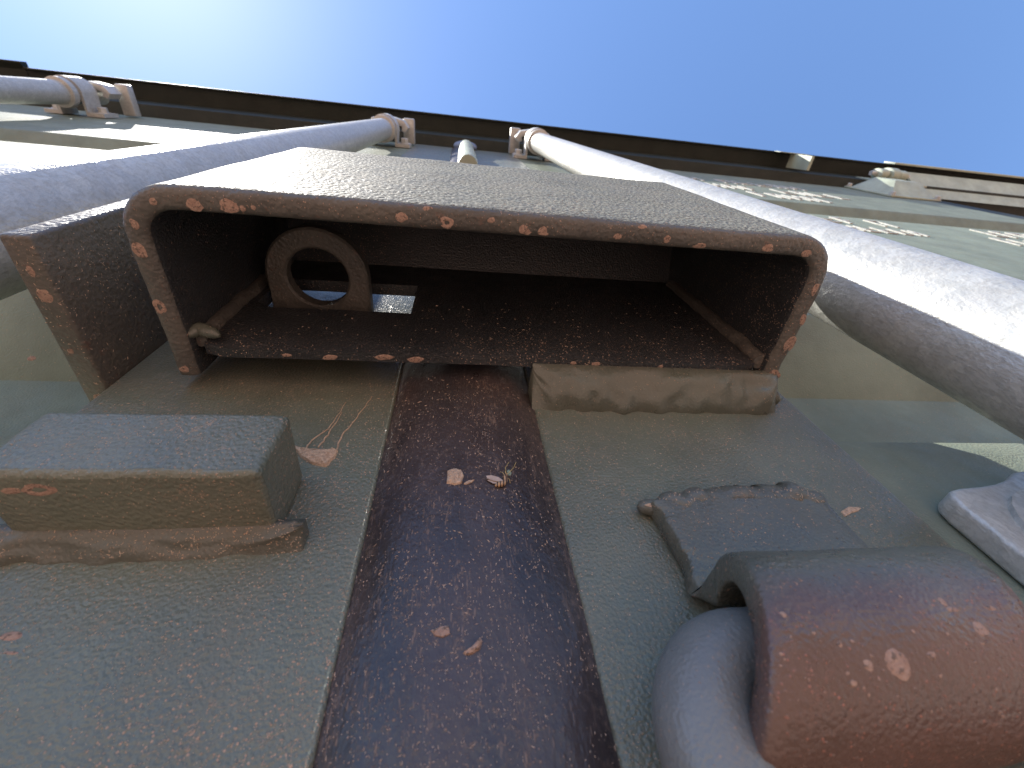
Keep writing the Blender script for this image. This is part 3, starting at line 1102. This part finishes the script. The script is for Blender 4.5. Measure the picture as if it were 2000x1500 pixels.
# ------------------------------------------------------------------ dried mud splashes (each belongs to the steel it dried on)
spots = [
    # px, py, rx, ry, object, parent, hole
    (380, 400, 16, 12, BOX, lock, 1), (447, 401, 19, 14, BOX, lock, 0), (474, 407, 6, 6, BOX, lock, 0), (495, 406, 5, 5, BOX, lock, 0), (299, 394, 7, 7, BOX, lock, 0),
    (262, 438, 8, 10, BOX, lock, 0), (273, 490, 13, 15, BOX, lock, 0), (312, 600, 12, 15, BOX, lock, 1), (360, 722, 10, 8, BOX, lock, 0),
    (873, 435, 15, 11, BOX, lock, 1), (785, 424, 13, 9, BOX, lock, 1), (836, 409, 10, 6, BOX, lock, 0), (960, 430, 8, 5, BOX, lock, 0), (1026, 448, 13, 10, BOX, lock, 0), (1062, 452, 11, 9, BOX, lock, 0),
    (1206, 462, 9, 6, BOX, lock, 0), (1303, 467, 8, 8, BOX, lock, 0), (1255, 443, 10, 4, BOX, lock, 0), (1366, 480, 14, 6, BOX, lock, 0), (1500, 484, 11, 8, BOX, lock, 0), (1575, 495, 10, 7, BOX, lock, 0),
    (1592, 565, 6, 13, BOX, lock, 0), (1568, 625, 6, 12, BOX, lock, 0), (1543, 672, 12, 16, BOX, lock, 0), (1510, 733, 14, 14, BOX, lock, 0),
    (645, 698, 15, 6, BACK, lock, 0), (750, 698, 18, 7, BACK, lock, 1), (812, 702, 17, 7, BACK, lock, 0), (1164, 711, 9, 5, BACK, lock, 0), (1120, 709, 6, 4, BACK, lock, 0), (1290, 716, 6, 4, BACK, lock, 0), (560, 694, 9, 4, BACK, lock, 0),
    (88, 578, 14, 14, GUARD, hasp, 1), (138, 686, 6, 6, GUARD, hasp, 0), (195, 778, 12, 10, GUARD, hasp, 0), (60, 530, 7, 12, GUARD, hasp, 0),
    (21, 959, 17, 9, BAR, bar, 1), (76, 957, 33, 17, BAR, bar, 1),
    (20, 1243, 20, 9, LF, left_door, 0), (22, 1275, 14, 3, LF, left_door, 0), (5, 1020, 9, 12, BWELD, bar, 0),
    (1753, 1297, 26, 27, KEEP, keep, 0), (1697, 1300, 11, 10, KEEP, keep, 0), (1915, 1228, 15, 14, KEEP, keep, 0), (1935, 1188, 13, 5, KEEP, keep, 0), (1665, 1335, 12, 6, KEEP, keep, 0), (1860, 1190, 14, 5, KEEP, keep, 0), (1840, 1175, 8, 8, KEEP, keep, 0), (1640, 1258, 6, 6, KEEP, keep, 0), (1530, 1200, 7, 6, KEEP, keep, 0), (1820, 1280, 10, 7, KEEP, keep, 0),
    (62, 700, 8, 5, LP, left_door, 0),
]
for i, (px, py, rx_, ry_, o, par, hl) in enumerate(spots):
    patch('mud_spot', px, py, rx_, [o], M_mud, par, ry=ry_, seed=i, hole=hl and i % 2, irr=0.26, seg=24)
rnd = random.Random(11)
for i in range(46):
    x = rnd.uniform(1490, 1960)
    y = rnd.uniform(1130, 1400)
    patch('mud_spot', x, y, rnd.uniform(1.5, 5), [KEEP], M_mud, keep, ry=rnd.uniform(1.5, 4), seed=100 + i, seg=9, irr=0.5)


# ------------------------------------------------------------------ loose dirt
def flake(name, pts, objs, mat, label, h=0.0006):
    """thin crust whose outline is given in photo pixels and which lies on a surface"""
    H = [hit(px, py, objs) for px, py in pts]
    H = [q for q in H if q]
    n = sum((q[1] for q in H), Vector()).normalized()
    c = sum((q[0] for q in H), Vector()) / len(H)
    bm = bmesh.new()
    fine = []
    for i in range(len(H)):
        a, b = H[i][0], H[(i + 1) % len(H)][0]
        for t in (0, 0.33, 0.66):
            q = a.lerp(b, t)
            q = q + (q - c) * (0.10 * noise.noise(q * 900))
            fine.append(q)
    lo = [bm.verts.new(q - n * 0.0002) for q in fine]
    hi = [bm.verts.new(c + (q - c) * 0.9 + n * h * (0.7 + 0.5 * noise.noise(q * 700))) for q in fine]
    mid = [bm.verts.new(c + (q - c) * 0.5 + n * h * (1.1 + 0.6 * noise.noise(q * 500))) for q in fine]
    m = len(fine)
    for a, b in ((lo, hi), (hi, mid)):
        for i in range(m):
            bm.faces.new((a[i], a[(i + 1) % m], b[(i + 1) % m], b[i]))
    bm.faces.new(mid)
    o = obj(name, bm, mat, None, loc=c, smooth=40)
    return tag(o, label, 'dirt')


f1 = flake('dirt_clump', [(570, 872), (600, 880), (640, 880), (662, 880), (655, 896), (636, 914), (612, 908), (585, 893)], [LF], M_dust, 'tan wedge of packed dust on the door beside the end of the stop bar', 0.0012)
for k, pts in enumerate([[(596, 876), (615, 856), (640, 838), (660, 812), (676, 786)], [(624, 874), (640, 850), (655, 828), (668, 806)], [(655, 882), (668, 850), (690, 825), (712, 795), (726, 776)]]):
    P = [hit(px, py, [LF]) for px, py in pts]
    P = [p + n_ * 0.0001 for p, n_, _ in P]
    fine = []
    for a, b in zip(P, P[1:]):
        for t in (0, 0.25, 0.5, 0.75):
            q = a.lerp(b, t)
            fine.append(q + Vector((0.0005 * noise.noise(q * 700), 0, 0.0004 * noise.noise(q * 600 + Vector((5, 5, 5))))))
    fine.append(P[-1])
    obj('dust_trail', tube(fine, [0.00025 * (1 - 0.6 * i / len(fine)) for i in range(len(fine))], 6), M_dust, f1)
flake('dirt_clump', [(873, 922), (885, 916), (902, 918), (906, 930), (902, 944), (888, 948), (872, 945)], [GK], M_dust, 'crumbly square crust of tan dust on the rubber strip beside the dead insect', 0.0007)
flake('dirt_clump', [(905, 946), (915, 939), (928, 937), (921, 943), (910, 947)], [GK], M_dust, 'thin tan sliver between the square dust crust and the insect', 0.0004)
flake('dirt_clump', [(904, 1276), (918, 1268), (930, 1256), (938, 1246), (943, 1252), (938, 1268), (924, 1278), (910, 1280)], [GK], M_mud, 'curved tan crust low on the rubber strip', 0.0007)
flake('dirt_clump', [(840, 1232), (858, 1226), (878, 1222), (880, 1238), (866, 1246), (848, 1242)], [GK], M_mud, 'pale blurred dust patch low on the rubber strip above the curved crust', 0.0004)
flake('dirt_clump', [(1252, 986), (1275, 981), (1300, 984), (1330, 990), (1310, 996), (1280, 994)], [RF, KW], M_dust, 'long drift of tan dust lying along the weld of the ring keeper', 0.0004)
flake('dirt_clump', [(1640, 1000), (1656, 990), (1684, 992), (1676, 999), (1662, 1003), (1650, 1010)], [RF], M_dust, 'small scrape of tan dust on bare plate past the ring keeper weld', 0.0003)

# ------------------------------------------------------------------ the dead insect on the rubber strip
H = hit(975, 942, [GK])
ip, inn = H[0], H[1]
depth = (ip - CAM_LOC).dot(CM @ Vector((0, 0, -1)))
K = depth / FPX
U = CM @ Vector((1, 0, 0))
U = (U - inn * U.dot(inn)).normalized()
V = U.cross(inn) * -1
if V.z < 0:
    V = -V


def ins(px, py, hgt=0.0):
    """px, py photo pixels, hgt height above the rubber in pixels"""
    return ip + U * ((px - 975) * K) + V * ((942 - py) * K * 1.25) + inn * (hgt * K)


fly = thing('dead_insect', 'tiny dead striped insect with one pale wing stuck to the rubber strip', 'insect', ip)


def insect_mat():
    t = NT('insect_body')
    wv = t.n.new('ShaderNodeTexWave')
    wv.inputs['Scale'].default_value = 420
    wv.inputs['Distortion'].default_value = 1.5
    t.link(t.pos, wv.inputs[0])
    c = t.mix(t.ramp(wv.outputs['Fac'], 0.35, 0.6), (0.06, 0.035, 0.025), (0.42, 0.27, 0.15))
    return t.out(c, 0.5)


M_ins = insect_mat()
cl = [(966, 953, 3), (970, 952, 4), (976, 950, 5), (982, 947, 5), (986, 944, 5), (987, 940, 5.5), (985, 936, 6), (986, 931, 6), (988, 927, 5), (989, 924, 4)]
rd = [1.0, 4.2, 5.6, 5.6, 4.2, 3.6, 4.6, 3.2, 3.0, 0.8]
obj('body', tube([ins(*c) for c in cl], [r * K for r in rd], 12), M_ins, fly, smooth=80)
M_wing = plain('insect_wing', (0.42, 0.33, 0.28), 0.35, 900, 0.3, 0.0002, 0.15)
for wv_, dz in (([(984, 943), (972, 936), (958, 934), (948, 937), (950, 942), (962, 945), (975, 946)], 6), ([(983, 944), (970, 941), (956, 941), (951, 944), (962, 949), (974, 949)], 3.5)):
    bm = bmesh.new()
    a = [bm.verts.new(ins(x, y, dz)) for x, y in wv_]
    b = [bm.verts.new(ins(x, y, dz + 0.5)) for x, y in wv_]
    bm.faces.new(a)
    bm.faces.new(list(reversed(b)))
    for i in range(len(a)):
        bm.faces.new((a[i], a[(i + 1) % len(a)], b[(i + 1) % len(a)], b[i]))
    obj('wing', bm, M_wing, fly)
M_leg = plain('insect_leg', (0.40, 0.30, 0.12), 0.5)
for pts in ([(986, 930, 4), (980, 924, 6), (976, 919, 0.5)], [(987, 929, 4), (986, 922, 6), (986, 916, 0.5)], [(988, 932, 4), (994, 936, 5), (997, 941, 0.5)], [(989, 926, 4), (996, 918, 5), (1004, 905, 1), (1009, 890, 0.5)], [(988, 926, 4), (986, 912, 5), (990, 900, 1), (994, 893, 0.5)]):
    obj('leg', tube([ins(*p) for p in pts], 0.55 * K, 6), M_leg, fly)
M_leaf = plain('green_scrap', (0.17, 0.21, 0.16), 0.7)
bm = bmesh.new()
sc_ = [(990, 915), (993, 912), (997, 914), (999, 920), (996, 926), (991, 924)]
a = [bm.verts.new(ins(x, y, 0.3)) for x, y in sc_]
b = [bm.verts.new(ins(x, y, 2.0)) for x, y in sc_]
bm.faces.new(a)
bm.faces.new(list(reversed(b)))
for i in range(len(a)):
    bm.faces.new((a[i], a[(i + 1) % len(a)], b[(i + 1) % len(a)], b[i]))
tag(obj('leaf_scrap', bm, M_leaf, None, loc=ins(994, 919)), 'minute grey green leaf scrap beside the head of the dead insect', 'leaf scrap')


# ------------------------------------------------------------------ loose grains and fibres of dust clinging to the steel and rubber
def grains(o, parent, n, box_px, mat, seed, lmin=1.2, lmax=5.0, clump=0.0065, vertical=0.0):
    """thousands of sub-millimetre crumbs on one surface: one part, nobody could count them"""
    rnd_ = random.Random(seed)
    bm = bmesh.new()
    x0, y0, x1, y1 = box_px
    made = tries = 0
    zax = Vector((0, 0, 1))
    while made < n and tries < n * 12:
        tries += 1
        px, py = rnd_.uniform(x0, x1), rnd_.uniform(y0, y1)
        k_ = noise.noise(Vector((px * clump, py * clump, seed))) + 0.6 * noise.noise(Vector((px * clump * 4, py * clump * 4, seed + 9)))
        if k_ < rnd_.uniform(-0.6, 0.7):
            continue
        H = hit(px, py, [o])
        if H is None:
            continue
        p, nn, _ = H
        depth = (p - CAM_LOC).dot(CM @ Vector((0, 0, -1)))
        k = max(depth, 0.05) / FPX
        u = nn.orthogonal().normalized()
        w = nn.cross(u)
        a = rnd_.uniform(0, 6.283)
        d = u * math.cos(a) + w * math.sin(a)
        if vertical and rnd_.random() < vertical:
            d = (zax - nn * zax.dot(nn)).normalized()
            d = (d + (u * rnd_.uniform(-1, 1) + w * rnd_.uniform(-1, 1)) * 0.25).normalized()
        e = nn.cross(d)
        L = rnd_.uniform(lmin, lmax) * (1.0 if rnd_.random() < 0.8 else 1.8) * k
        B = rnd_.uniform(0.6, 1.5) * k
        bend = rnd_.uniform(-1, 1) * L * 0.35
        h = 0.00006
        top = [p - d * L * 0.5 + nn * h, p + e * (B * 0.5 + bend * 0.5) + nn * h * 1.6, p + d * L * 0.5 + nn * h, p + e * (-B * 0.5 + bend * 0.5) + nn * h * 1.6]
        bot = [q - nn * (h * 2.2) for q in top]
        tv = [bm.verts.new(q) for q in top]
        bv = [bm.verts.new(q) for q in bot]
        bm.faces.new(tv)
        for i in range(4):
            bm.faces.new((tv[i], tv[(i + 1) % 4], bv[(i + 1) % 4], bv[i]))
        made += 1
    g = obj('dust_grains', bm, mat, parent, smooth=0)
    g['kind'] = 'stuff'
    return g


M_grain = plain('pale_dust_grain', (0.50, 0.37, 0.275), 0.95, 1500, 0.3, 0.0002, 0.3, nscale=700)
grains(LF, left_door, 2600, (-200, 740, 790, 1650), M_grain, 1, 1.0, 4.2)
grains(RF, right_door, 1700, (1040, 790, 2100, 1650), M_grain, 2, 1.0, 3.6)
grains(GK, gasket, 1900, (600, 735, 1230, 1650), M_grain, 3, 1.2, 5.5, vertical=0.5)
grains(BAR, bar, 500, (-150, 790, 580, 1010), M_grain, 4, 0.9, 3.2)
grains(BWELD, bar, 380, (-150, 985, 620, 1090), M_grain, 5, 1.2, 5.5)
grains(BACK, lock, 360, (380, 590, 1490, 735), M_grain, 6, 1.0, 4.0)
grains(BOX, lock, 450, (240, 360, 1620, 800), M_mud, 7, 1.0, 4.0)
grains(GUARD, hasp, 320, (0, 440, 360, 810), M_grain, 8, 1.0, 5.0)
grains(KEEP, keep, 700, (1290, 1000, 2100, 1600), M_mud, 9, 1.0, 5.0)
grains(KW, keep, 260, (1250, 950, 1660, 1015), M_grain, 10, 1.2, 5.0)
grains(RING, ring, 220, (1270, 1140, 2100, 1600), M_mud, 11, 1.0, 3.0)
